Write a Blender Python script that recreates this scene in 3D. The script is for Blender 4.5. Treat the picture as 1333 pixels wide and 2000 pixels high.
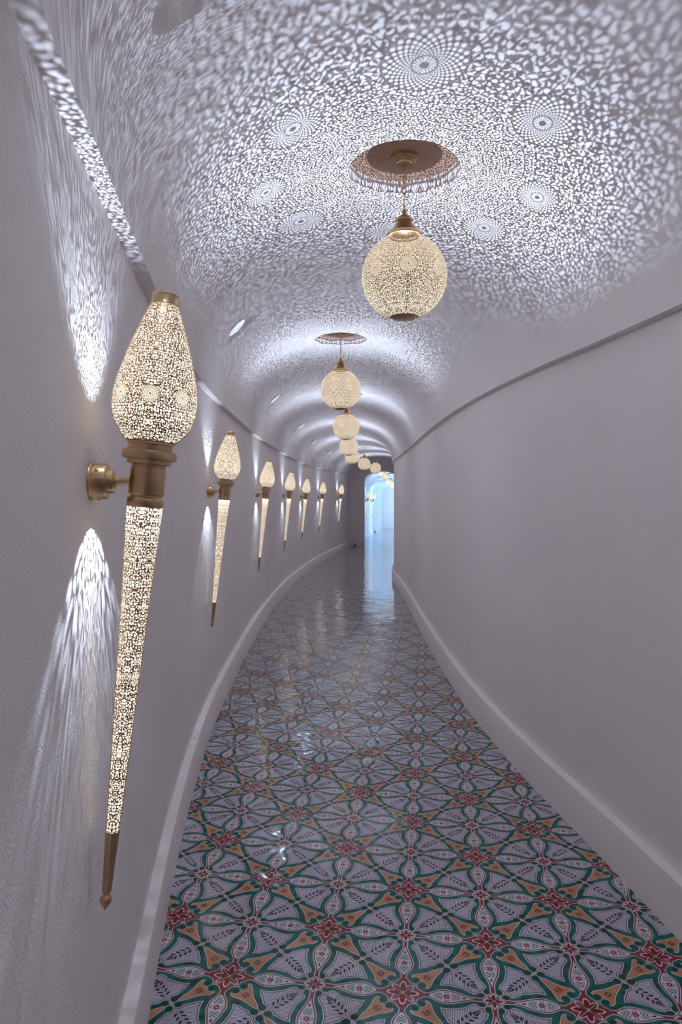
import bpy, bmesh, math, random
import numpy as np
from mathutils import Vector, Matrix

PI = math.pi
sc = bpy.context.scene
for o in list(bpy.data.objects):
    bpy.data.objects.remove(o)
COL = sc.collection

# ------------------------------------------------------------------ camera
cam_d = bpy.data.cameras.new('camera')
cam = bpy.data.objects.new('camera', cam_d)
COL.objects.link(cam)
EYE = 1.58
cam.location = (0, 0, EYE)
cam.rotation_euler = (PI / 2, 0, 0)
cam_d.sensor_fit = 'VERTICAL'
cam_d.sensor_height = 36
cam_d.lens = 24
cam_d.shift_y = -35 / 2000
cam_d.clip_start = 0.02
sc.camera = cam

# ------------------------------------------------------------------ colour, exposure, light paths
sc.view_settings.view_transform = 'Standard'
sc.view_settings.look = 'None'
sc.view_settings.gamma = 1
sc.view_settings.use_curve_mapping = False
sc.view_settings.exposure = 0.6
w = bpy.data.worlds.new('world')
sc.world = w
w.use_nodes = True
w.node_tree.nodes['Background'].inputs[0].default_value = (0.4, 0.62, 1.0, 1)
w.node_tree.nodes['Background'].inputs[1].default_value = 0.0
sc.cycles.max_bounces = 10
sc.cycles.diffuse_bounces = 7
sc.cycles.glossy_bounces = 4
sc.cycles.transparent_max_bounces = 12
sc.cycles.sample_clamp_indirect = 4.0
sc.cycles.caustics_reflective = False
sc.cycles.caustics_refractive = False

COOL = (0.65, 0.79, 1.0)          # colour of the lamps
P_GLOBE = 60.0                     # watts: lamp in a globe pendant
P_HEAD = 33.0                      # watts: up lamp of a torch
P_TUBE = 19.0                      # watts: down lamp of a torch
P_FLUSH = 13.0                    # watts: flush lights on the vault
P_WINDOW = 340.0                  # watts: daylight at the end of the passage

# ------------------------------------------------------------------ helpers
def tag(o, label=None, cat=None, group=None, kind=None):
    if label: o['label'] = label
    if cat: o['category'] = cat
    if group: o['group'] = group
    if kind: o['kind'] = kind
    return o

def obj(name, bm, mat, parent=None, smooth=True, angle=35):
    me = bpy.data.meshes.new(name)
    bmesh.ops.recalc_face_normals(bm, faces=bm.faces)
    bm.to_mesh(me)
    bm.free()
    if smooth:
        for p in me.polygons: p.use_smooth = True
        me.set_sharp_from_angle(angle=math.radians(angle))
    me.materials.append(mat)
    o = bpy.data.objects.new(name, me)
    COL.objects.link(o)
    if parent is not None: o.parent = parent
    return o

def empty(name, loc, rz=0):
    o = bpy.data.objects.new(name, None)
    o.empty_display_size = .1
    COL.objects.link(o)
    o.location = loc
    o.rotation_euler = (0, 0, rz)
    return o

def lathe(bm, prof, seg=48, M=None):
    """surface of revolution about z of a list of (r, z)"""
    M = M or Matrix()
    rings = []
    for r, z in prof:
        if r < 1e-6:
            rings.append([bm.verts.new(M @ Vector((0, 0, z)))])
        else:
            rings.append([bm.verts.new(M @ Vector((r * math.cos(2 * PI * i / seg), r * math.sin(2 * PI * i / seg), z))) for i in range(seg)])
    for a, b in zip(rings, rings[1:]):
        if len(a) == 1 and len(b) == 1: continue
        for i in range(seg):
            j = (i + 1) % seg
            if len(a) == 1: bm.faces.new((a[0], b[i], b[j]))
            elif len(b) == 1: bm.faces.new((a[i], a[j], b[0]))
            else: bm.faces.new((a[i], a[j], b[j], b[i]))
    return bm

def torus(bm, R, r, M, seg=18, ring=8, sx=1.0, sz=1.0):
    vs = []
    for i in range(seg):
        a = 2 * PI * i / seg
        row = []
        for j in range(ring):
            b = 2 * PI * j / ring
            q = R + r * math.cos(b)
            row.append(bm.verts.new(M @ Vector((q * math.cos(a) * sx, r * math.sin(b), q * math.sin(a) * sz))))
        vs.append(row)
    for i in range(seg):
        for j in range(ring):
            bm.faces.new((vs[i][j], vs[(i + 1) % seg][j], vs[(i + 1) % seg][(j + 1) % ring], vs[i][(j + 1) % ring]))

def tube(bm, pts, rad, seg=8):
    pts = [Vector(p) for p in pts]
    rings = []
    for k, p in enumerate(pts):
        t = (pts[min(k + 1, len(pts) - 1)] - pts[max(k - 1, 0)]).normalized()
        u = t.orthogonal().normalized()
        v = t.cross(u)
        r = rad[k] if isinstance(rad, (list, tuple)) else rad
        rings.append([bm.verts.new(p + u * r * math.cos(2 * PI * i / seg) + v * r * math.sin(2 * PI * i / seg)) for i in range(seg)])
    for a, b in zip(rings, rings[1:]):
        for i in range(seg):
            bm.faces.new((a[i], a[(i + 1) % seg], b[(i + 1) % seg], b[i]))
    bm.faces.new(rings[0]); bm.faces.new(rings[-1])

def loft(bm, rings, closed=True, cap=True):
    """rings: lists of points, the same count each; a closed section swept along"""
    R = [[bm.verts.new(p) for p in r] for r in rings]
    n = len(R[0])
    for a, b in zip(R, R[1:]):
        for i in range(n if closed else n - 1):
            j = (i + 1) % n
            bm.faces.new((a[i], a[j], b[j], b[i]))
    if cap and closed:
        bm.faces.new(R[0]); bm.faces.new(R[-1])

def copy_tree(o, parent=None):
    c = o.copy()
    COL.objects.link(c)
    if parent is not None: c.parent = parent
    for ch in list(o.children):
        copy_tree(ch, c)
    return c

# ------------------------------------------------------------------ node expressions
class Sock:
    def __init__(s, t, sock): s.t, s.s = t, sock
    def _m(s, op, *a, clamp=False):
        n = s.t.nodes.new('ShaderNodeMath'); n.operation = op; n.use_clamp = clamp
        for i, x in enumerate((s,) + a):
            if isinstance(x, Sock): s.t.links.new(x.s, n.inputs[i])
            else: n.inputs[i].default_value = x
        return Sock(s.t, n.outputs[0])
    def __add__(s, o): return s._m('ADD', o)
    __radd__ = __add__
    def __mul__(s, o): return s._m('MULTIPLY', o)
    __rmul__ = __mul__
    def __sub__(s, o): return s._m('SUBTRACT', o)
    def __rsub__(s, o): return val(s.t, o)._m('SUBTRACT', s)
    def __truediv__(s, o): return s._m('DIVIDE', o)
    def __neg__(s): return s * -1.0
    def __lt__(s, o): return s._m('LESS_THAN', o)
    def __gt__(s, o): return s._m('GREATER_THAN', o)
    def __and__(s, o): return s._m('MULTIPLY', o)
    def __or__(s, o): return s._m('MAXIMUM', o)
    def __invert__(s): return 1.0 - s
    def abs(s): return s._m('ABSOLUTE')
    def min(s, o): return s._m('MINIMUM', o)
    def max(s, o): return s._m('MAXIMUM', o)
    def sin(s): return s._m('SINE')
    def cos(s): return s._m('COSINE')
    def asin(s): return s._m('ARCSINE')
    def sqrt(s): return s._m('SQRT')
    def log(s): return s._m('LOGARITHM', math.e)
    def floor(s): return s._m('FLOOR')
    def round(s): return s._m('ROUND')
    def frac(s): return s._m('FRACT')
    def pingpong(s, o): return s._m('PINGPONG', o)
    def atan2(s, o): return s._m('ARCTAN2', o)
    def sq(s): return s._m('MULTIPLY', s)
    def curve(s, pts, xs=1.0, ys=1.0, smooth=True):
        """1-D function through pts; x / xs and y / ys must lie in 0..1"""
        n = s.t.nodes.new('ShaderNodeFloatCurve')
        c = n.mapping.curves[0]
        P = [(x / xs, y / ys) for x, y in pts]
        while len(c.points) < len(P): c.points.new(.5, .5)
        for q, (x, y) in zip(c.points, P):
            q.location = (x, y); q.handle_type = 'AUTO' if smooth else 'VECTOR'
        n.mapping.update()
        s.t.links.new((s / xs).s, n.inputs['Value'])
        return Sock(s.t, n.outputs[0]) * ys

def val(t, v):
    n = t.nodes.new('ShaderNodeValue'); n.outputs[0].default_value = v
    return Sock(t, n.outputs[0])

def hyp(a, b): return (a.sq() + b.sq()).sqrt()

def coords(t):
    tc = t.nodes.new('ShaderNodeTexCoord')
    sp = t.nodes.new('ShaderNodeSeparateXYZ')
    t.links.new(tc.outputs['Object'], sp.inputs[0])
    return [Sock(t, sp.outputs[i]) for i in range(3)] + [tc]

def vec(t, x, y, z=0.0):
    n = t.nodes.new('ShaderNodeCombineXYZ')
    for i, q in enumerate((x, y, z)):
        if isinstance(q, Sock): t.links.new(q.s, n.inputs[i])
        else: n.inputs[i].default_value = q
    return n.outputs[0]

def noise(t, v, scale, detail=2.0, dims='3D', out='Fac'):
    n = t.nodes.new('ShaderNodeTexNoise'); n.noise_dimensions = dims
    n.inputs['Scale'].default_value = scale; n.inputs['Detail'].default_value = detail
    if v is not None: t.links.new(v, n.inputs['Vector'])
    return Sock(t, n.outputs[out])

def mix(t, f, a, b):
    n = t.nodes.new('ShaderNodeMix'); n.data_type = 'RGBA'
    if isinstance(f, Sock): t.links.new(f.s, n.inputs['Factor'])
    else: n.inputs['Factor'].default_value = f
    for q, k in ((a, 6), (b, 7)):
        if isinstance(q, Sock): t.links.new(q.s, n.inputs[k])
        else: n.inputs[k].default_value = (*q, 1)
    return Sock(t, n.outputs[2])

def new_mat(name):
    m = bpy.data.materials.new(name); m.use_nodes = True
    t = m.node_tree
    return m, t, t.nodes['Principled BSDF'], t.nodes['Material Output']

# ------------------------------------------------------------------ materials
def plaster(name, col, bump=.25, scale=230):
    m, t, b, o = new_mat(name)
    x, y, z, tc = coords(t)
    n1 = noise(t, tc.outputs['Object'], scale, 3)
    n2 = noise(t, tc.outputs['Object'], 2.2, 3)
    c = mix(t, n2, tuple(q * .95 for q in col), tuple(min(1, q * 1.04) for q in col))
    t.links.new(c.s, b.inputs['Base Color'])
    b.inputs['Roughness'].default_value = .85
    b.inputs['Specular IOR Level'].default_value = .2
    bp = t.nodes.new('ShaderNodeBump'); bp.inputs['Strength'].default_value = bump; bp.inputs['Distance'].default_value = .004
    t.links.new(n1.s, bp.inputs['Height']); t.links.new(bp.outputs[0], b.inputs['Normal'])
    return m

def brass_into(t, b, tc, base=(.50, .33, .17), rough=.34):
    n = noise(t, tc.outputs['Object'], 38, 4)
    c = mix(t, n, tuple(q * .72 for q in base), tuple(min(1, q * 1.2) for q in base))
    t.links.new(c.s, b.inputs['Base Color'])
    b.inputs['Metallic'].default_value = 1.0
    t.links.new((n * .18 + (rough - .09)).s, b.inputs['Roughness'])

def brass(name, base=(.50, .33, .17), rough=.34):
    m, t, b, o = new_mat(name)
    x, y, z, tc = coords(t)
    brass_into(t, b, tc, base, rough)
    return m

def rosette(u, dv, rad, n=26):
    """pierced sunflower medallion: returns (inside mask, hole mask)"""
    rho = hyp(u, dv)
    phi = dv.atan2(u)
    i = phi * (n / (2 * PI))
    j = (rho / rad).max(.001).log() * (n / (2 * PI))
    p = (i + j).frac() - .5
    q = (i - j).frac() - .5
    dots = hyp(p, q) < .36
    ring1 = (rho > rad * .10) & (rho < rad * .30)
    slots = ring1 & (((i * .75).frac() - .5).abs() < .25) & (rho > rad * .11) & (rho < rad * .27)
    ring2 = (rho > rad * .31) & (rho < rad * .95)
    return rho < rad, slots | (ring2 & dots)

def fretwork(t, u, v, pitch, warp=.5, thr=.085, seed=0.0):
    """irregular curling openings in sheet metal: 1 where pierced"""
    c = vec(t, u / pitch + seed, v / pitch, seed)
    nz = t.nodes.new('ShaderNodeTexNoise'); nz.noise_dimensions = '2D'
    nz.inputs['Scale'].default_value = 1.05; nz.inputs['Detail'].default_value = 1.0
    t.links.new(c, nz.inputs['Vector'])
    sp = t.nodes.new('ShaderNodeSeparateXYZ')
    t.links.new(nz.outputs['Color'], sp.inputs[0])
    du, dv, th = [Sock(t, sp.outputs[k]) - .5 for k in range(3)]
    c2 = vec(t, u / pitch + seed + du * (warp * 2), v / pitch + dv * (warp * 2), seed)
    vo = t.nodes.new('ShaderNodeTexVoronoi'); vo.voronoi_dimensions = '2D'; vo.feature = 'DISTANCE_TO_EDGE'
    vo.inputs['Scale'].default_value = 1.0; vo.inputs['Randomness'].default_value = .85
    t.links.new(c2, vo.inputs['Vector'])
    # a tongue of metal curls into every opening
    v1 = t.nodes.new('ShaderNodeTexVoronoi'); v1.voronoi_dimensions = '2D'; v1.feature = 'F1'
    v1.inputs['Scale'].default_value = 1.0; v1.inputs['Randomness'].default_value = .85
    t.links.new(c2, v1.inputs['Vector'])
    s0 = t.nodes.new('ShaderNodeSeparateXYZ'); t.links.new(c2, s0.inputs[0])
    s1 = t.nodes.new('ShaderNodeSeparateXYZ'); t.links.new(v1.outputs['Position'], s1.inputs[0])
    s2 = t.nodes.new('ShaderNodeSeparateXYZ'); t.links.new(v1.outputs['Color'], s2.inputs[0])
    an = Sock(t, s2.outputs[0]) * (2 * PI)
    tx = Sock(t, s0.outputs[0]) - Sock(t, s1.outputs[0]) - an.cos() * .34
    ty = Sock(t, s0.outputs[1]) - Sock(t, s1.outputs[1]) - an.sin() * .34
    tongue = hyp(tx, ty) < (Sock(t, s2.outputs[1]) * .14 + .12)
    return (Sock(t, vo.outputs['Distance']) > (th * .30 + thr)) & ~tongue

def pierced(name, mode):
    m, t, b, o = new_mat(name)
    x, y, z, tc = coords(t)
    brass_into(t, b, tc, (.52, .34, .18), .45)
    b.inputs['Metallic'].default_value = .85
    az = x.atan2(-y)
    if mode == 'globe':
        R = .175
        a = az.pingpong(PI / 8)
        el = (z / R).min(1.0).max(-1.0).asin()
        u = a * el.cos() * R
        v = el * R
        ins, ros = rosette(u, v + .002, .036)
        h = fretwork(t, u, v, .0059, .5, .185, 3.7)
        rim = (z < .158) & (z > -.165)
    elif mode == 'head':
        r = hyp(x, y)
        a = az.pingpong(PI / 8)
        u = a * r
        v = z
        ins, ros = rosette(u, v - .178, .019, 20)
        h = fretwork(t, az.pingpong(PI / 4) * r, v, .0058, .55, .185, 11.3)
        rim = (z < .384) & (z > .086)
    else:
        r = hyp(x, y)
        a = az.pingpong(PI / 4)
        u = a * r
        v = z
        ins, ros = None, None
        h = fretwork(t, u, v, .0062, .55, .175, 23.1)
        rim = (z < -.055) & (z > -.748)
    if ins is not None:
        h = (ins & ros) | (~ins & h)
    h = h & rim
    # the sheet is left matt on its inner face
    ge = t.nodes.new('ShaderNodeNewGeometry')
    ins_d = t.nodes.new('ShaderNodeBsdfDiffuse'); ins_d.inputs[0].default_value = (.20, .15, .09, 1)
    m2 = t.nodes.new('ShaderNodeMixShader')
    t.links.new(ge.outputs['Backfacing'], m2.inputs[0])
    t.links.new(b.outputs[0], m2.inputs[1]); t.links.new(ins_d.outputs[0], m2.inputs[2])
    tr = t.nodes.new('ShaderNodeBsdfTransparent')
    mx = t.nodes.new('ShaderNodeMixShader')
    t.links.new(h.s, mx.inputs[0])
    t.links.new(m2.outputs[0], mx.inputs[1]); t.links.new(tr.outputs[0], mx.inputs[2])
    t.links.new(mx.outputs[0], o.inputs['Surface'])
    return m

def glow_sleeve(name, col, strength, clear):
    """glowing sleeve, part clear, added inside a shade to brighten its openings"""
    m, t, b, o = new_mat(name)
    x, y, z, tc = coords(t)
    em = t.nodes.new('ShaderNodeEmission')
    em.inputs[0].default_value = (*col, 1); em.inputs[1].default_value = strength
    tr = t.nodes.new('ShaderNodeBsdfTransparent')
    mx = t.nodes.new('ShaderNodeMixShader'); mx.inputs[0].default_value = clear
    t.links.new(em.outputs[0], mx.inputs[1]); t.links.new(tr.outputs[0], mx.inputs[2])
    t.links.new(mx.outputs[0], o.inputs['Surface'])
    m.cycles.emission_sampling = 'NONE'
    return m

TILE = .2005
TILE_ORG = (.196, 2.164)
TILE_ROT = math.radians(45 - 7.5)
def tiles(name):
    m, t, b, o = new_mat(name)
    x, y, z, tc = coords(t)
    ca, sa = math.cos(TILE_ROT), math.sin(TILE_ROT)
    dx, dy = x - TILE_ORG[0], y - TILE_ORG[1]
    p = (dx * ca + dy * sa) / TILE
    q = (dy * ca - dx * sa) / TILE
    fp = (p - (p / 2.0).round() * 2.0).abs()
    fq = (q - (q / 2.0).round() * 2.0).abs()
    P = fp.max(fq)
    Q = fp.min(fq)
    # hand-painted wobble
    S2 = math.sqrt(2)
    s = (P + Q) / S2
    d = (P - Q) / S2
    a = s.curve([(0, .30), (.23, .26), (.26, .20), (.30, .075), (.345, .034), (.40, .038), (.48, .080), (.58, .128), (.67, .142), (.78, .125), (.90, .088), (1.01, .048), (1.10, .028), (1.17, .028), (1.23, .032), (1.27, .04), (1.32, .06), (1.42, .1)], 1.42, .4)
    c = s.curve([(0, .36), (.2, .36), (.30, .33), (.40, .26), (.48, .225), (.58, .235), (.72, .245), (.84, .222), (.95, .19), (1.05, .128), (1.13, .105), (1.18, .14), (1.225, .15), (1.27, .125), (1.31, .06), (1.42, .02)], 1.42, .4)
    tw = P.curve([(0, 0), (.335, 0), (.345, .15), (.38, .175), (.45, .163), (.52, .128), (.60, .088), (.70, .058), (.80, .038), (.87, .014), (.9, 0), (1, 0)], 1, .4)
    tv = P.curve([(0, .34), (.36, .31), (.5, .262), (.58, .24), (.68, .185), (.78, .155), (.86, .125), (.90, .135), (.93, .138), (.965, .118), (.985, .07), (1, .03)], 1, .4)
    e = (d - c).min(Q - tv)
    # colours
    WHITE, TEAL, DTEAL = (.70, .66, .72), (.010, .150, .132), (.003, .055, .036)
    RED, LRED, NAVY = (.20, .008, .010), (.26, .028, .030), (.03, .028, .09)
    ORANGE, LORANGE, BROWN = (.52, .19, .065), (.66, .38, .22), (.045, .012, .008)
    GREEN, GROUT = (.02, .16, .12), (.36, .29, .24)
    n_big = noise(t, tc.outputs['Object'], 26, 3)
    # field with hatching
    hatch = (s * (1 / .0262)).frac() < .34
    col = mix(t, (e > .036) & hatch, WHITE, NAVY)
    col = mix(t, (e > .019) & (e < .034), col, NAVY)
    # sprig on the joint between crossing and small star
    xs = 1.0 - P
    w = ((Q - xs * .6) / .088).frac() - .5
    leaf = (hyp(w * (.088 / .024), (xs - .050) / .033) < 1.0) & (Q > .215) & (Q < .56)
    spike = (Q > .52) & (Q < .73) & (xs < ((.73 - Q) * .30).min((Q - .52) * 1.4))
    stem = (xs < .007) & (Q > .16) & (Q < .6)
    col = mix(t, leaf | spike | stem, col, (.018, .016, .080))
    # teal bands
    dark = ((n_big - .42) * 4.0).max(0.0).min(1.0)
    teal = mix(t, dark, TEAL, DTEAL)
    ball1 = hyp(P - .925, Q - .077)
    ball2 = hyp(s - 1.223, d - .10)
    teal = mix(t, (ball1 < .06) | (ball2 < .05), teal, DTEAL)
    col = mix(t, e < 0.0, col, teal)
    # centre of the crossing and small star ground
    col = mix(t, (P - Q * .35 > .962) & (Q < .06), col, WHITE)
    # tulip
    col = mix(t, (Q < tw + .014) & (P > .33) & (P < .985) & (Q < tv), col, WHITE)
    dots = ((P * 175.0).sin() * (Q * 175.0).sin()) > .35
    org = mix(t, dots, ORANGE, LORANGE)
    bud = hyp((P - .535) / .060, Q / .052)
    bar = hyp((P - .535) / .030, Q / .012)
    org = mix(t, ((bud > .68) & (bud < 1.0)) | ((bud < .5) & (bud > .2)) | (bar < 1.0), org, BROWN)
    col = mix(t, (Q < tw) & (P > .34), col, org)
    # volutes
    vol = hyp(P - .352, Q - .072)
    col = mix(t, (vol < .080) & (P > .350), col, WHITE)
    col = mix(t, vol < .072, col, mix(t, (vol < .050), TEAL, DTEAL))
    # almond and stars
    vc = hyp(P - .352, Q - .098)
    col = mix(t, (d < a + .016) & (vc > .098), col, WHITE)
    inner = (s > .42) & (s < 1.10) & (d < a - .022)
    r2 = (S2 - s) * .92 + d * 1.0
    col = mix(t, r2 < .205, col, WHITE)
    col = mix(t, ((d < a) & ~inner & (vc > .112)) | (r2 < .190), col, LRED)
    col = mix(t, r2 < .168, col, WHITE)
    fl = hyp(s - .686, d)
    fph = d.atan2(s - .686)
    pet = fl < (fph * 6.0).cos() * .014 + .050
    g1 = ((s - d * .9) * (1 / .052)).frac() < .5
    g2 = ((s + d * .9) * (1 / .052)).frac() < .5
    chev = (d < .075) & (d < a - .045) & (((s > .47) & (s < .615) & g2) | ((s > .765) & (s < .90) & g1))
    flo = mix(t, chev, WHITE, GREEN)
    side = ((d - .088).abs() < .016) & (((s - .686).abs() - .02).abs() < .009)
    flo = mix(t, side, flo, GREEN)
    flo = mix(t, hyp((s - .955) / .035, d / .017) < 1.0, flo, NAVY)
    flo = mix(t, pet, flo, LRED)
    flo = mix(t, fl < .013, flo, WHITE)
    col = mix(t, inner, col, flo)
    # eight-petalled stars
    def star(col, pp, qq, k):
        r = hyp(pp, qq) / k
        ph = qq.atan2(pp).pingpong(PI / 4)
        f = ph.min(PI / 4 - ph)
        uu, vv = r * f.cos(), r * f.sin()
        el = hyp((uu - .125) / .105, vv / .045)
        col = mix(t, (el < 1.26), col, WHITE)
        return mix(t, el < .95, col, RED)
    col = star(col, P, Q, 1.0)
    col = star(col, 1.0 - Q, 1.0 - P, .62)
    # joints
    gp = (p - p.round()).abs()
    gq = (q - q.round()).abs()
    g = gp.min(gq)
    col = mix(t, (g < .0085), col, GROUT)
    t.links.new(col.s, b.inputs['Base Color'])
    # glaze
    b.inputs['Specular IOR Level'].default_value = .32
    t.links.new((noise(t, tc.outputs['Object'], 7, 3) * .07 + .045 + (g < .0085) * .4).s, b.inputs['Roughness'])
    wn = t.nodes.new('ShaderNodeTexWhiteNoise'); wn.noise_dimensions = '2D'
    t.links.new(vec(t, p.floor(), q.floor()), wn.inputs['Vector'])
    sp = t.nodes.new('ShaderNodeSeparateXYZ'); t.links.new(wn.outputs['Color'], sp.inputs[0])
    h = ((p.frac() - .5) * (Sock(t, sp.outputs[0]) - .5) + (q.frac() - .5) * (Sock(t, sp.outputs[1]) - .5)) * .0050
    h = h + noise(t, tc.outputs['Object'], 9, 1) * .0032 - (g < .012) * .0006
    bp = t.nodes.new('ShaderNodeBump'); bp.inputs['Strength'].default_value = 1.0; bp.inputs['Distance'].default_value = 1.0
    t.links.new(h.s, bp.inputs['Height']); t.links.new(bp.outputs[0], b.inputs['Normal'])
    return m

def plain(name, col, rough=.6, metal=0.0, emit=0.0, ecol=None):
    m, t, b, o = new_mat(name)
    x, y, z, tc = coords(t)
    c = mix(t, noise(t, tc.outputs['Object'], 20, 3), tuple(q * .85 for q in col), col)
    t.links.new(c.s, b.inputs['Base Color'])
    b.inputs['Roughness'].default_value = rough
    b.inputs['Metallic'].default_value = metal
    if emit:
        b.inputs['Emission Color'].default_value = (*(ecol or col), 1)
        b.inputs['Emission Strength'].default_value = emit
    return m

M_WALL = plaster('wall_plaster', (.88, .81, .795), .38, 150)
M_CEIL = plaster('vault_plaster', (.88, .81, .795), .15, 190)
M_BASE = plaster('baseboard_plaster', (.88, .81, .795), .2, 150)
M_TILE = tiles('painted_floor_tiles')
M_BRASS = brass('antique_brass', (.60, .42, .24), .32)
M_PLATE = brass('copper_plate', (.44, .27, .19), .5)
M_PLATE.node_tree.nodes['Principled BSDF'].inputs['Metallic'].default_value = .3
M_GLOBE = pierced('pierced_globe_brass', 'globe')
M_HEAD = pierced('pierced_head_brass', 'head')
M_TUBE = pierced('pierced_tube_brass', 'tube')
M_SLEEVE_G = glow_sleeve('added_globe_glow', (1.0, .81, .64), .85, .66)
M_SLEEVE_H = glow_sleeve('added_torch_glow', (1.0, .86, .69), 1.6, .62)
M_LED = plain('lamp_lens', (.9, .95, 1), .4, 0, 6.0, COOL)
M_SPOT = plain('ceiling_light_lens', (.8, .85, .92), .4, 0, .44, (.72, .84, 1))
M_WHITE = plain('white_trim', (.8, .78, .78), .5)
M_TWIG = plain('dry_stem', (.30, .18, .06), .7)
M_POT = plain('dark_pot', (.11, .07, .035), .5)

# ------------------------------------------------------------------ plan of the passage
def pchip(tab):
    xs = np.array([q[0] for q in tab], float); ys = np.array([q[1] for q in tab], float)
    m = np.gradient(ys, xs)
    def f(x):
        k = int(np.clip(np.searchsorted(xs, x) - 1, 0, len(xs) - 2))
        h = xs[k + 1] - xs[k]; u = (x - xs[k]) / h
        return float((2*u**3-3*u**2+1)*ys[k] + (u**3-2*u**2+u)*h*m[k] + (-2*u**3+3*u**2)*ys[k+1] + (u**3-u**2)*h*m[k+1])
    return f
END = 24.31
Ld = pchip([(-3.2, .10), (0, -.28), (2.03, -.576), (2.72, -.676), (3.33, -.751), (4.42, -.848), (5.4, -.893), (6.49, -.928), (8.39, -.965), (11.37, -.935), (14, -.86), (16.52, -.70), (19.14, -.385), (20.96, -.10), (24.6, .40)])
Rd = pchip([(-3.2, 1.80), (0, 1.46), (2.40, 1.199), (2.72, 1.160), (3.09, 1.112), (3.66, 1.032), (4.20, .977), (5.0, .926), (6.0, .907), (7.33, .920), (9.63, .972), (12.0, 1.020), (14.0, 1.048), (16, 1.25), (18, 1.6), (20, 1.98), (24.6, 2.62)])
lin = lambda tab: (lambda x: float(np.interp(x, [q[0] for q in tab], [q[1] for q in tab])))
Zf = pchip([(-4, 0), (2, 0), (6, 0), (8, -.03), (11.3, -.09), (14.6, -.19), (17.8, -.235), (24.3, -.24), (30, -.28), (36, -.41), (42, -.41)])
Zc = lin([(-4, 2.92), (2.81, 2.92), (5.95, 2.935), (9, 2.915), (12.6, 2.905), (16.2, 2.90), (18.9, 2.86), (21.8, 2.85), (26, 2.85)])
SPRING = 2.25
INSET = .042
BASE_H = .2
ST = [-3.0 + .12 * i for i in range(int((END + 3.0) / .12) + 1)] + [END]

def struct(name, bm, mat, **k):
    return tag(obj(name, bm, mat, **k), kind='structure')

# walls, baseboards (closed strips that follow the plan)
def side_strip(name, edge, sgn, prof, mat, angle=35, bend=.0):
    bm = bmesh.new()
    rings = []
    for d in ST:
        e, zf = edge(d), Zf(d)
        rings.append([Vector((e + sgn * off, d, (z + zf if floorrel else z))) for off, z, floorrel in prof])
    loft(bm, rings)
    return struct(name, bm, mat, angle=angle)
wallp = [(INSET, -.02, True), (INSET, SPRING, False), (.25, SPRING, False), (.25, -.02, True)]
basep = [(0, -.02, True), (0, BASE_H - .008, True), (.002, BASE_H - .003, True), (.007, BASE_H, True), (INSET + .01, BASE_H, True), (INSET + .01, -.02, True)]
side_strip('wall_left', Ld, -1, wallp, M_WALL)
side_strip('wall_right', Rd, 1, wallp, M_WALL)
side_strip('baseboard_left', Ld, -1, basep, M_BASE)
side_strip('baseboard_right', Rd, 1, basep, M_BASE)

# pendant positions (x, y); the ceiling carries a round recess over each
PEND_PX = [(790, 2.81), (666, 5.95), (676.5, 9.02), (681.4, 12.5), (688.6, 15.9), (712, 18.9), (733.9, 21.7)]
PEND = [((px - 666.5) / 1333 * d, d) for px, d in PEND_PX]
HOLES = PEND + [(.63, -.4)]  # last one is for the added pendant behind the viewer
REC_R, REC_H = .232, .056

def vault_ring(L, R, d, zs, zc, thick=.2, n=28, ex=2.25):
    cx, hw = (L + R) / 2, (R - L) / 2
    pts = []
    for i in range(n + 1):
        a = PI * i / n
        c_, s_ = math.cos(a), math.sin(a)
        pts.append(Vector((cx - hw * math.copysign(abs(c_) ** (2 / ex), c_), d, zs + (zc - zs) * abs(s_) ** (2 / ex))))
    out = [Vector((R + .25, d, zs)), Vector((R + .25, d, zc + thick)), Vector((L - .25, d, zc + thick)), Vector((L - .25, d, zs))]
    return pts + out
bm = bmesh.new()
loft(bm, [vault_ring(Ld(d), Rd(d), d, SPRING, Zc(d)) for d in ST])
ceil = struct('ceiling', bm, M_CEIL, angle=40)
bm = bmesh.new()
for x, d in HOLES:
    zt = Zc(d) + REC_H
    lathe(bm, [(0, zt - .6), (REC_R, zt - .6), (REC_R, zt), (0, zt)], 64, Matrix.Translation((x, d, 0)))
cut = obj('recess_cut', bm, M_CEIL, smooth=False)
bo = ceil.modifiers.new('cut', 'BOOLEAN'); bo.object = cut; bo.operation = 'DIFFERENCE'; bo.solver = 'EXACT'
dg = bpy.context.evaluated_depsgraph_get()
me = bpy.data.meshes.new_from_object(ceil.evaluated_get(dg))
ceil.modifiers.clear()
ceil.data = me
bpy.data.objects.remove(cut)
for p_ in me.polygons: p_.use_smooth = True
me.set_sharp_from_angle(angle=math.radians(40))

# floor: one continuous tiled surface, through the archway and beyond
bm = bmesh.new()
rings = []
for d in ST + [END + .35 * i for i in range(1, 50)]:
    l, r = (Ld(d) - .2, Rd(d) + .2) if d <= END else (-1.2, 6.5)
    z = Zf(d)
    rings.append([Vector((l, d, z)), Vector((r, d, z)), Vector((r, d, z - .12)), Vector((l, d, z - .12))])
loft(bm, rings)
struct('floor', bm, M_TILE, smooth=False)

# unseen wall added behind the viewer to bounce light back
bm = bmesh.new()
loft(bm, [[Vector((-.6, d, -.1)), Vector((2.6, d, -.1)), Vector((2.6, d, 3.2)), Vector((-.6, d, 3.2))] for d in (-3.3, -2.95)])
struct('wall_rear_bounce', bm, M_WALL, smooth=False)

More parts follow.
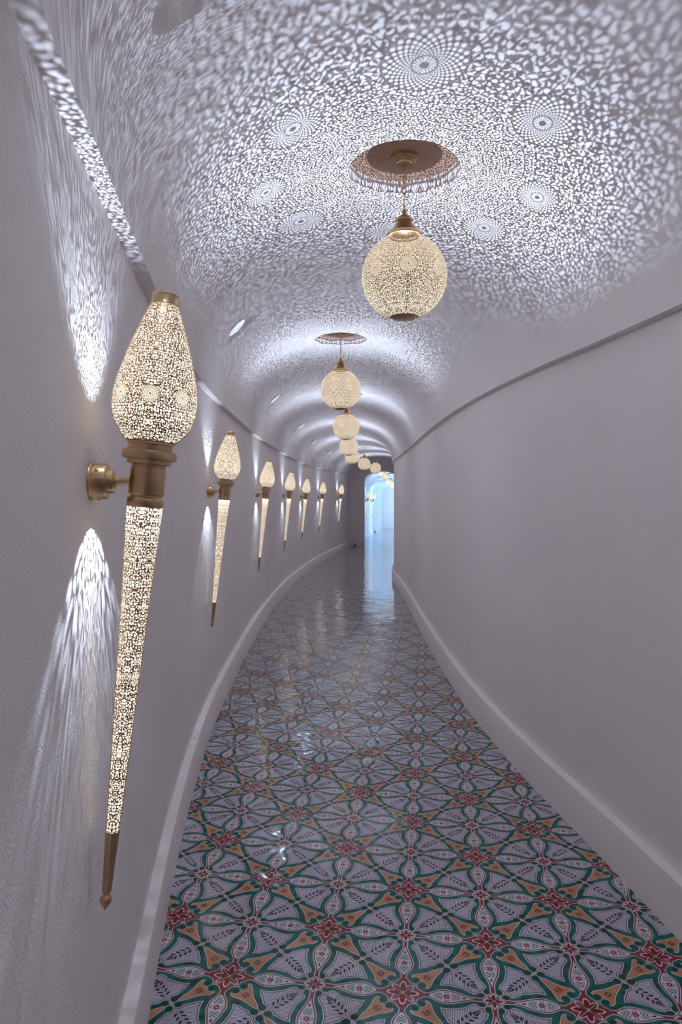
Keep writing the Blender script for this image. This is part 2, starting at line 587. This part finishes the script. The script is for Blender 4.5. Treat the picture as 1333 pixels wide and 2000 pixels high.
# wall with an archway: outline of an opening extruded in d
def arch_wall(name, d0, d1, x0, x1, z0, z1, ax0, ax1, azs, azt, mat):
    bm = bmesh.new()
    cx, hw = (ax0 + ax1) / 2, (ax1 - ax0) / 2
    n = 24
    arc = [(ax0, z0)] + [(cx - hw * math.copysign(abs(math.cos(PI * i / n)) ** .85, math.cos(PI * i / n)), azs + (azt - azs) * math.sin(PI * i / n) ** .85) for i in range(n + 1)] + [(ax1, z0)]
    outer = [(x0, z0)] + [(x0 + (x1 - x0) * i / n, z1) for i in range(n + 1)] + [(x1, z0)]
    V = {}
    def v(p, d):
        return bm.verts.new((p[0], d, p[1]))
    A0, A1 = [v(p, d0) for p in arc], [v(p, d1) for p in arc]
    O0, O1 = [v(p, d0) for p in outer], [v(p, d1) for p in outer]
    for i in range(len(arc) - 1):
        bm.faces.new((A0[i], A0[i + 1], O0[i + 1], O0[i]))
        bm.faces.new((A1[i], A1[i + 1], O1[i + 1], O1[i]))
        bm.faces.new((A0[i], A0[i + 1], A1[i + 1], A1[i]))
        bm.faces.new((O0[i], O0[i + 1], O1[i + 1], O1[i]))
    bm.faces.new((A0[0], A1[0], O1[0], O0[0])); bm.faces.new((A0[-1], A1[-1], O1[-1], O0[-1]))
    return struct(name, bm, mat, angle=40)
arch_wall('wall_end', END, END + .22, -1.3, 6.3, -.30, 3.3, .840, 2.06, 1.98, 2.39, M_WALL)

# passage beyond the archway
L2 = lin([(24.4, .50), (28.4, .985), (30, 1.20), (32, 1.49)])
Zc2 = lin([(24.4, 2.68), (26.5, 2.64), (28.2, 2.44), (30, 2.28), (32, 2.16)])
Zs2 = lin([(24.4, 2.05), (32, 1.72)])
ST2 = [24.5 + .25 * i for i in range(31)]
M_PASS = plaster('passage_plaster', (.78, .80, .82), .2, 150)
bm = bmesh.new()
loft(bm, [vault_ring(L2(d), L2(d) + 1.9, d, Zs2(d), Zc2(d), .9) for d in ST2])
struct('ceiling_passage', bm, M_PASS, angle=40)
bm = bmesh.new()
loft(bm, [[Vector((L2(d) - .03, d, Zf(d) - .02)), Vector((L2(d) - .03, d, Zs2(d))), Vector((L2(d) - .4, d, Zs2(d))), Vector((L2(d) - .4, d, Zf(d) - .02))] for d in ST2])
struct('wall_passage_left', bm, M_PASS)
bm = bmesh.new()
loft(bm, [[Vector((L2(d), d, Zf(d) - .02)), Vector((L2(d), d, Zf(d) + .2)), Vector((L2(d) - .05, d, Zf(d) + .2)), Vector((L2(d) - .05, d, Zf(d) - .02))] for d in ST2])
struct('baseboard_passage', bm, M_PASS)
bm = bmesh.new()
loft(bm, [[Vector((L2(d) + 1.93, d, Zf(d) - .02)), Vector((L2(d) + 1.93, d, Zs2(d))), Vector((L2(d) + 2.2, d, Zs2(d))), Vector((L2(d) + 2.2, d, Zf(d) - .02))] for d in ST2 if d < 29])
struct('wall_passage_right', bm, M_PASS)
# hall across the end, lit by a tall window on its right
arch_wall('wall_hall_far', 36, 36.3, -1.2, 6.4, -.5, 3.4, 2.128, 3.6, 1.62, 2.02, M_PASS)
bm = bmesh.new()
loft(bm, [[Vector((-1.2, d, 3.1)), Vector((6.4, d, 3.1)), Vector((6.4, d, 3.3)), Vector((-1.2, d, 3.3))] for d in (32.0, 41.2)])
struct('ceiling_hall', bm, M_PASS, smooth=False)
bm = bmesh.new()
loft(bm, [[Vector((-1.2, d, -.5)), Vector((6.4, d, -.5)), Vector((6.4, d, 3.3)), Vector((-1.2, d, 3.3))] for d in (39.6, 39.9)])
struct('wall_room_far', bm, M_PASS, smooth=False)
bm = bmesh.new()
loft(bm, [[Vector((-1.2, d, -.5)), Vector((-1.2, d, 3.3)), Vector((-1.4, d, 3.3)), Vector((-1.4, d, -.5))] for d in (24.5, 39.9)])
struct('wall_hall_left', bm, M_PASS, smooth=False)

# daylight through the hall's windows
def daylight(name, loc, rot, sx, sy, power, col):
    ld = bpy.data.lights.new(name, 'AREA'); ld.shape = 'RECTANGLE'; ld.size = sx; ld.size_y = sy
    ld.energy = power; ld.color = col
    o = bpy.data.objects.new(name, ld); COL.objects.link(o); o.location = loc; o.rotation_euler = rot
    return o
daylight('hall_daylight', (6.2, 34.0, 1.4), (0, PI / 2, 0), 2.6, 3.4, P_WINDOW, (.40, .64, 1.0))
daylight('far_room_daylight', (6.2, 38.0, 1.4), (0, PI / 2, 0), 2.6, 2.6, P_WINDOW * .42, (.55, .74, 1.0))

# ------------------------------------------------------------------ lamps
def lamp(name, kind, power, parent, loc, rot=(0, 0, 0), size=.007, cone=None, blend=.25):
    ld = bpy.data.lights.new(name, kind)
    ld.energy = power; ld.color = COOL
    if kind == 'AREA': ld.shape = 'DISK'; ld.size = size
    else: ld.shadow_soft_size = size
    if cone: ld.spot_size = math.radians(cone); ld.spot_blend = blend
    o = bpy.data.objects.new(name, ld); COL.objects.link(o)
    o.parent = parent; o.location = loc; o.rotation_euler = rot
    return o

def make_pendant():
    """origin at the centre of the globe; the ceiling plate is .446 + REC_H above"""
    root = empty('pendant_lamp', (0, 0, 0))
    top = .446 + REC_H
    bm = lathe(bmesh.new(), [(0, top - .001), (REC_R - .003, top - .001), (REC_R - .003, top - .004), (REC_R - .008, top - .006), (0, top - .006)], 64)
    obj('ceiling_plate', bm, M_PLATE, root)
    z = top - .006
    bm = lathe(bmesh.new(), [(0, z), (.056, z), (.056, z - .016), (.054, z - .018), (.046, z - .018), (.046, z - .026), (.044, z - .028), (.036, z - .028), (.036, z - .034), (.034, z - .037), (.012, z - .037), (.011, z - .034), (0, z - .034)], 40)
    obj('canopy', bm, M_BRASS, root)
    # chain
    bm = bmesh.new()
    zt, zb, n = z - .036, .318, 6
    step = (zt - zb) / n
    for k in range(n):
        torus(bm, .0075, .0019, Matrix.Translation((0, 0, zt - step * (k + .5))) @ Matrix.Rotation(PI / 2 * (k % 2), 4, 'Z'), sz=step * .62 / .0075)
    obj('chain', bm, M_BRASS, root)
    # turned finial and rod
    bm = lathe(bmesh.new(), [(0, .322), (.003, .322), (.0035, .292), (.006, .289), (.004, .284), (.0045, .278), (.010, .274), (.0115, .269), (.009, .263), (.006, .260), (.009, .257), (.012, .253)], 24)
    obj('finial', bm, M_BRASS, root)
    bm = lathe(bmesh.new(), [(.010, .256), (.015, .252), (.026, .245), (.033, .239), (.036, .234), (.0355, .230), (.032, .228), (.030, .226), (.037, .216), (.046, .205), (.056, .192), (.062, .185), (.068, .181), (.072, .176), (.0735, .170), (.072, .166), (.070, .166), (.066, .172), (.058, .176), (.050, .176)], 48)
    obj('cap', bm, M_BRASS, root)
    R = .175
    prof = []
    for i in range(49):
        el = math.radians(70 - (70 + 74) * i / 48)
        prof.append((R * math.cos(el), R * math.sin(el)))
    sh = obj('globe_shade', lathe(bmesh.new(), prof, 96), M_GLOBE, root, angle=80)
    obj('added_glow_sleeve', lathe(bmesh.new(), [(r_ * .98, z_ * .98) for r_, z_ in prof], 64), M_SLEEVE_G, sh, angle=80)  # added glowing layer, makes the globe's openings look lit
    zb = R * math.sin(math.radians(-74)); rb = R * math.cos(math.radians(-74))
    bm = lathe(bmesh.new(), [(rb - .004, zb + .003), (rb + .0005, zb + .002), (rb + .001, zb - .001), (rb - .003, zb - .004), (.02, zb - .006), (0, zb - .006)], 48)
    bc = obj('bottom_cap', bm, M_BRASS, root)
    bm = lathe(bmesh.new(), [(0, zb - .004), (.016, zb - .004), (.016, zb + .004), (.010, zb + .008), (0, zb + .008)], 24)
    obj('lamp_base', bm, M_WHITE, bc)
    lamp('pendant_bulb', 'SPOT', P_GLOBE, sh, (0, 0, zb + .0115), (PI, 0, 0), .0009, 178, .6)
    return root

def make_torch():
    """origin on the wall plate, +x out of the wall; the torch leans outward at the top"""
    root = empty('wall_torch', (0, 0, 0))
    RX = Matrix.Rotation(PI / 2, 4, 'Y')
    bm = lathe(bmesh.new(), [(0, -.004), (.0395, -.004), (.0405, .001), (.0395, .004), (.0385, .005), (.0385, .033), (.0365, .036), (.026, .036), (.0255, .048), (.024, .050), (.014, .050), (.013, .053), (0, .053)], 48, RX)
    for a in (.4, .4 + 2 * PI / 3, .4 + 4 * PI / 3):
        c = Vector((.018, .0385 * math.cos(a), .0385 * math.sin(a)))
        lathe(bm, [(0, .003), (.003, .002), (.004, 0), (.004, -.002)], 12, Matrix.Translation(c) @ Vector((0, 0, 1)).rotation_difference(Vector((0, math.cos(a), math.sin(a)))).to_matrix().to_4x4())
    obj('wall_plate', bm, M_BRASS, root)
    bm = lathe(bmesh.new(), [(.010, .050), (.0092, .054), (.0092, .076), (.0105, .078), (.0105, .084)], 24, RX)
    obj('arm', bm, M_BRASS, root)
    TL = math.radians(5.5)
    def part(name, prof, mat, seg=48, parent=None, angle=35):
        o = obj(name, lathe(bmesh.new(), prof, seg), mat, parent or root, angle=angle)
        if parent is None:
            o.location = (.117, 0, 0); o.rotation_euler = (0, TL, 0)
        return o
    collar = part('collar', [(.049, .086), (.050, .080), (.046, .079), (.0455, .070), (.0485, .069), (.0485, .066), (.0565, .065), (.0575, .062), (.0575, .050), (.0565, .047), (.050, .046), (.047, .045), (.0465, .037), (.044, .036), (.036, .035), (.0355, .031), (.0375, .030), (.0375, -.026), (.0365, -.028), (.0345, -.030), (.0345, -.034), (.0375, -.036), (.0385, -.038), (.0385, -.052), (.0375, -.054)], M_BRASS)
    hp = [(.049, .083), (.061, .094), (.072, .108), (.081, .126), (.0865, .146), (.0885, .165), (.0880, .185), (.0855, .204), (.081, .226), (.074, .252), (.066, .280), (.058, .306), (.050, .330), (.042, .352), (.035, .370), (.0295, .384)]
    # smooth the head outline
    hx = pchip([(z, r) for r, z in hp])
    prof = [(hx(.083 + (.384 - .083) * i / 60), .083 + (.384 - .083) * i / 60) for i in range(61)]
    head = part('head_shade', prof, M_HEAD, 96, angle=80)
    hs = obj('added_glow_sleeve', lathe(bmesh.new(), [(r_ - .0025, z_) for r_, z_ in prof], 64), M_SLEEVE_H, head, angle=80)  # glow added behind the openings of the head
    cap = part('head_cap', [(.0300, .380), (.0305, .383), (.0298, .384), (.0275, .400), (.0285, .401), (.0285, .404), (.0268, .406), (.022, .4065), (0, .4065)], M_BRASS)
    tubep = [(.0372 + (.0142 - .0372) * i / 40, -.052 + (-.752 + .052) * i / 40) for i in range(41)]
    tb = part('tube_shade', tubep, M_TUBE, 64, angle=80)
    obj('added_glow_sleeve', lathe(bmesh.new(), [(r_ - .002, z_) for r_, z_ in tubep], 48), M_SLEEVE_H, tb, angle=80)  # added glow keeps the tube evenly bright along its length
    tip = part('tip', [(.0146, -.748), (.0146, -.752), (.0098, -.876), (.0088, -.878), (.006, -.879), (.0055, -.883)], M_BRASS, 32)
    part('tip_knob', [(.0055, -.880), (.0060, -.884), (.0105, -.888), (.0128, -.894), (.0118, -.900), (.006, -.909), (0, -.919)], M_BRASS, 32, parent=tip)
    bm = lathe(bmesh.new(), [(0, .000), (.018, .000), (.018, .022), (.010, .026), (0, .026)], 24)
    obj('lamp_base', bm, M_WHITE, collar)
    lamp('torch_up_bulb', 'SPOT', P_HEAD, head, (0, 0, .046), (PI, 0, 0), .0014, 104, .6)
    lamp('torch_down_bulb', 'SPOT', P_TUBE, tb, (0, 0, -.024), (0, 0, 0), .0014, 118, .5)
    return root

# pendants along the vault
pend_labels = [
    'large brass globe pendant hanging nearest, its chain and ceiling recess in full view',
    'second pierced globe pendant along the vault, its chain clear of the nearest globe',
    'third pierced globe pendant, its cap touching the underside of the second globe',
    'fourth pierced globe pendant, half hidden under the third',
    'fifth pierced globe pendant, peeking out below the fourth',
    'sixth pierced globe pendant, small, hanging clear on a visible thin chain',
    'seventh pierced globe pendant, last one before the archway',
]
proto = make_pendant()
for i, (x, d) in enumerate(PEND):
    o = proto if i == 0 else copy_tree(proto)
    o.location = (x, d, Zc(d) - .446)
    o.rotation_euler.z = math.radians([0, 23, 20, 2, 15, 9, 20][i])
    tag(o, pend_labels[i], 'pendant lamp', 'pierced globe pendants along the vault')
o = copy_tree(proto)  # extra pendant out of view, added to fill the near walls with light
o.location = (.63, -.4, Zc(-.4) - .446)
tag(o, 'unseen brass globe pendant added behind the viewpoint to light the near walls', 'pendant lamp', 'pierced globe pendants along the vault')
far = [(752.6, 26.6, .77, 930), (759.9, 28.3, .70, 942), (765.6, 30.0, .64, 949.6)]
fl = ['highest of the three small globe pendants seen through the blue archway',
      'middle one of the three small globe pendants seen through the blue archway',
      'lowest of the three small globe pendants, half cut off by the right wall edge']
for (px, d, s_, py), lb in zip(far, fl):
    o = copy_tree(proto)
    o.location = ((px - 666.5) / 1333 * d, d, EYE + (965 - py) / 1333 * d)
    o.scale = (s_,) * 3
    tag(o, lb, 'pendant lamp', 'globe pendants beyond the archway')

# torches along the left wall
TORCH = [(1.45, 1.607), (4.6, 1.596), (8.05, 1.58), (11.35, 1.555), (14.6, 1.52), (17.8, 1.505), (21.1, 1.49)]
tl = ['big brass torch sconce with pierced head and long tapering tube, nearest on the left wall',
      'second brass torch sconce from the front, right of the big nearest one',
      'third brass torch sconce from the front on the left wall',
      'fourth brass torch sconce from the front, middle one of the seven',
      'fifth brass torch sconce from the front on the left wall',
      'sixth brass torch sconce from the front, second last before the end wall',
      'seventh brass torch sconce, last on the left wall before the grey end wall']
tp = make_torch()
for i, (d, z) in enumerate(TORCH):
    o = tp if i == 0 else copy_tree(tp)
    sl = (Ld(d + .05) - Ld(d - .05)) / .1
    o.location = (Ld(d) - INSET, d, z)
    o.rotation_euler = (0, 0, -math.atan(sl))
    tag(o, tl[i], 'wall sconce', 'torch sconces along the left wall')
for (d, z, s_), lb in zip([(29.0, 1.32, .92), (31.6, 1.265, .88)], ['torch sconce seen through the blue archway, nearer of the two there', 'torch sconce at the far corner seen through the blue archway']):
    o = copy_tree(tp)
    o.location = (L2(d) - .03, d, z)
    o.rotation_euler = (0, 0, -math.atan(.14))
    o.scale = (s_,) * 3
    tag(o, lb, 'wall sconce', 'torch sconces beyond the archway')

# round flush lights on the left flank of the vault, half-way between pendants
def vault_point(d, x):
    L, R = Ld(d), Rd(d)
    cx, hw = (L + R) / 2, (R - L) / 2
    u = abs((x - cx) / hw)
    return SPRING + (Zc(d) - SPRING) * (1 - u ** 2.25) ** (1 / 2.25)
def set_flush(o, x, d):
    e = .02
    nx = -(vault_point(d, x + e) - vault_point(d, x - e)) / (2 * e)
    ny = -(vault_point(d + e, x) - vault_point(d - e, x)) / (2 * e)
    nrm = Vector((nx, ny, 1)).normalized()
    o.location = Vector((x, d, vault_point(d, x))) - nrm * .0055
    o.rotation_mode = 'QUATERNION'
    o.rotation_quaternion = Vector((0, 0, 1)).rotation_difference(nrm)
LIGHTS = [(462, 637), (537, 778.5), (588, 832), (611.7, 863.5), (643, 884)]
dl = empty('ceiling_light', (0, 0, 0))
obj('trim_ring', lathe(bmesh.new(), [(.0725, .012), (.0725, -.004), (.073, -.005), (.075, -.005), (.076, -.003), (.076, .012)], 48), M_WHITE, dl)
lens = obj('lens', lathe(bmesh.new(), [(0, -.0045), (.068, -.0045), (.0728, -.003), (.0728, .010)], 48), M_SPOT, dl)
lamp('flush_bulb', 'SPOT', P_FLUSH, lens, (0, 0, -.012), (0, 0, 0), .03, 152, .7)
ll = ['round flush ceiling light on the left of the vault, nearest and largest white oval',
      'second round flush ceiling light along the left of the vault',
      'third round flush ceiling light along the left of the vault',
      'fourth round flush ceiling light along the left of the vault',
      'fifth, farthest visible round flush ceiling light left of the pendants']
ndone = 0
for k, (px, py) in enumerate(LIGHTS):
    # walk along the line of sight until it meets the vault
    hit = None
    dd = 2.0
    while dd < 23:
        x = (px - 666.5) / 1333 * dd; zz = EYE + (965 - py) / 1333 * dd
        L, R = Ld(dd), Rd(dd)
        if zz > SPRING and (x <= L or zz >= vault_point(dd, x)):
            hit = (x, dd, zz); break
        dd += .01
    if not hit: continue
    x, d, z = hit
    o = dl if ndone == 0 else copy_tree(dl)
    ndone += 1
    tag(o, ll[k], 'ceiling light', 'flush lights along the vault')
    set_flush(o, x, d)
for d, lb in ((1.22, 'unseen flush ceiling light added over the near end to light the near walls'),):
    o = copy_tree(dl)  # extra flush light out of view, added as fill for the near end
    tag(o, lb, 'ceiling light', 'flush lights along the vault')
    set_flush(o, (Ld(d) + Rd(d)) / 2 - .72, d)
# little pots with dry stems in the corners at the end
def twig_pot(loc, label, s=1.0):
    r = empty('twig_vase', loc)
    r.scale = (s,) * 3
    tag(r, label, 'vase')
    obj('pot', lathe(bmesh.new(), [(0, 0), (.035, 0), (.045, .012), (.046, .03), (.032, .05), (.022, .058), (.024, .066), (.018, .066), (.016, .05), (0, .05)], 32), M_POT, r)
    for (tx, ty, h) in ((-.065, .01, .24), (.075, -.01, .20)):
        bm = bmesh.new()
        tube(bm, [(tx * (q / 10) ** 1.3, ty * q / 10, .045 + (h - .045) * q / 10) for q in range(11)], [.006 - .0004 * q for q in range(11)])
        obj('stem', bm, M_TWIG, r)
    return r
twig_pot((.505, 24.12, Zf(24.12)), 'small dark pot with two dry stems in the corner by the grey end wall', .85)
twig_pot((1.77, 35.7, Zf(35.7)), 'tiny dark pot with stems by the blue far wall beyond the archway', .9)
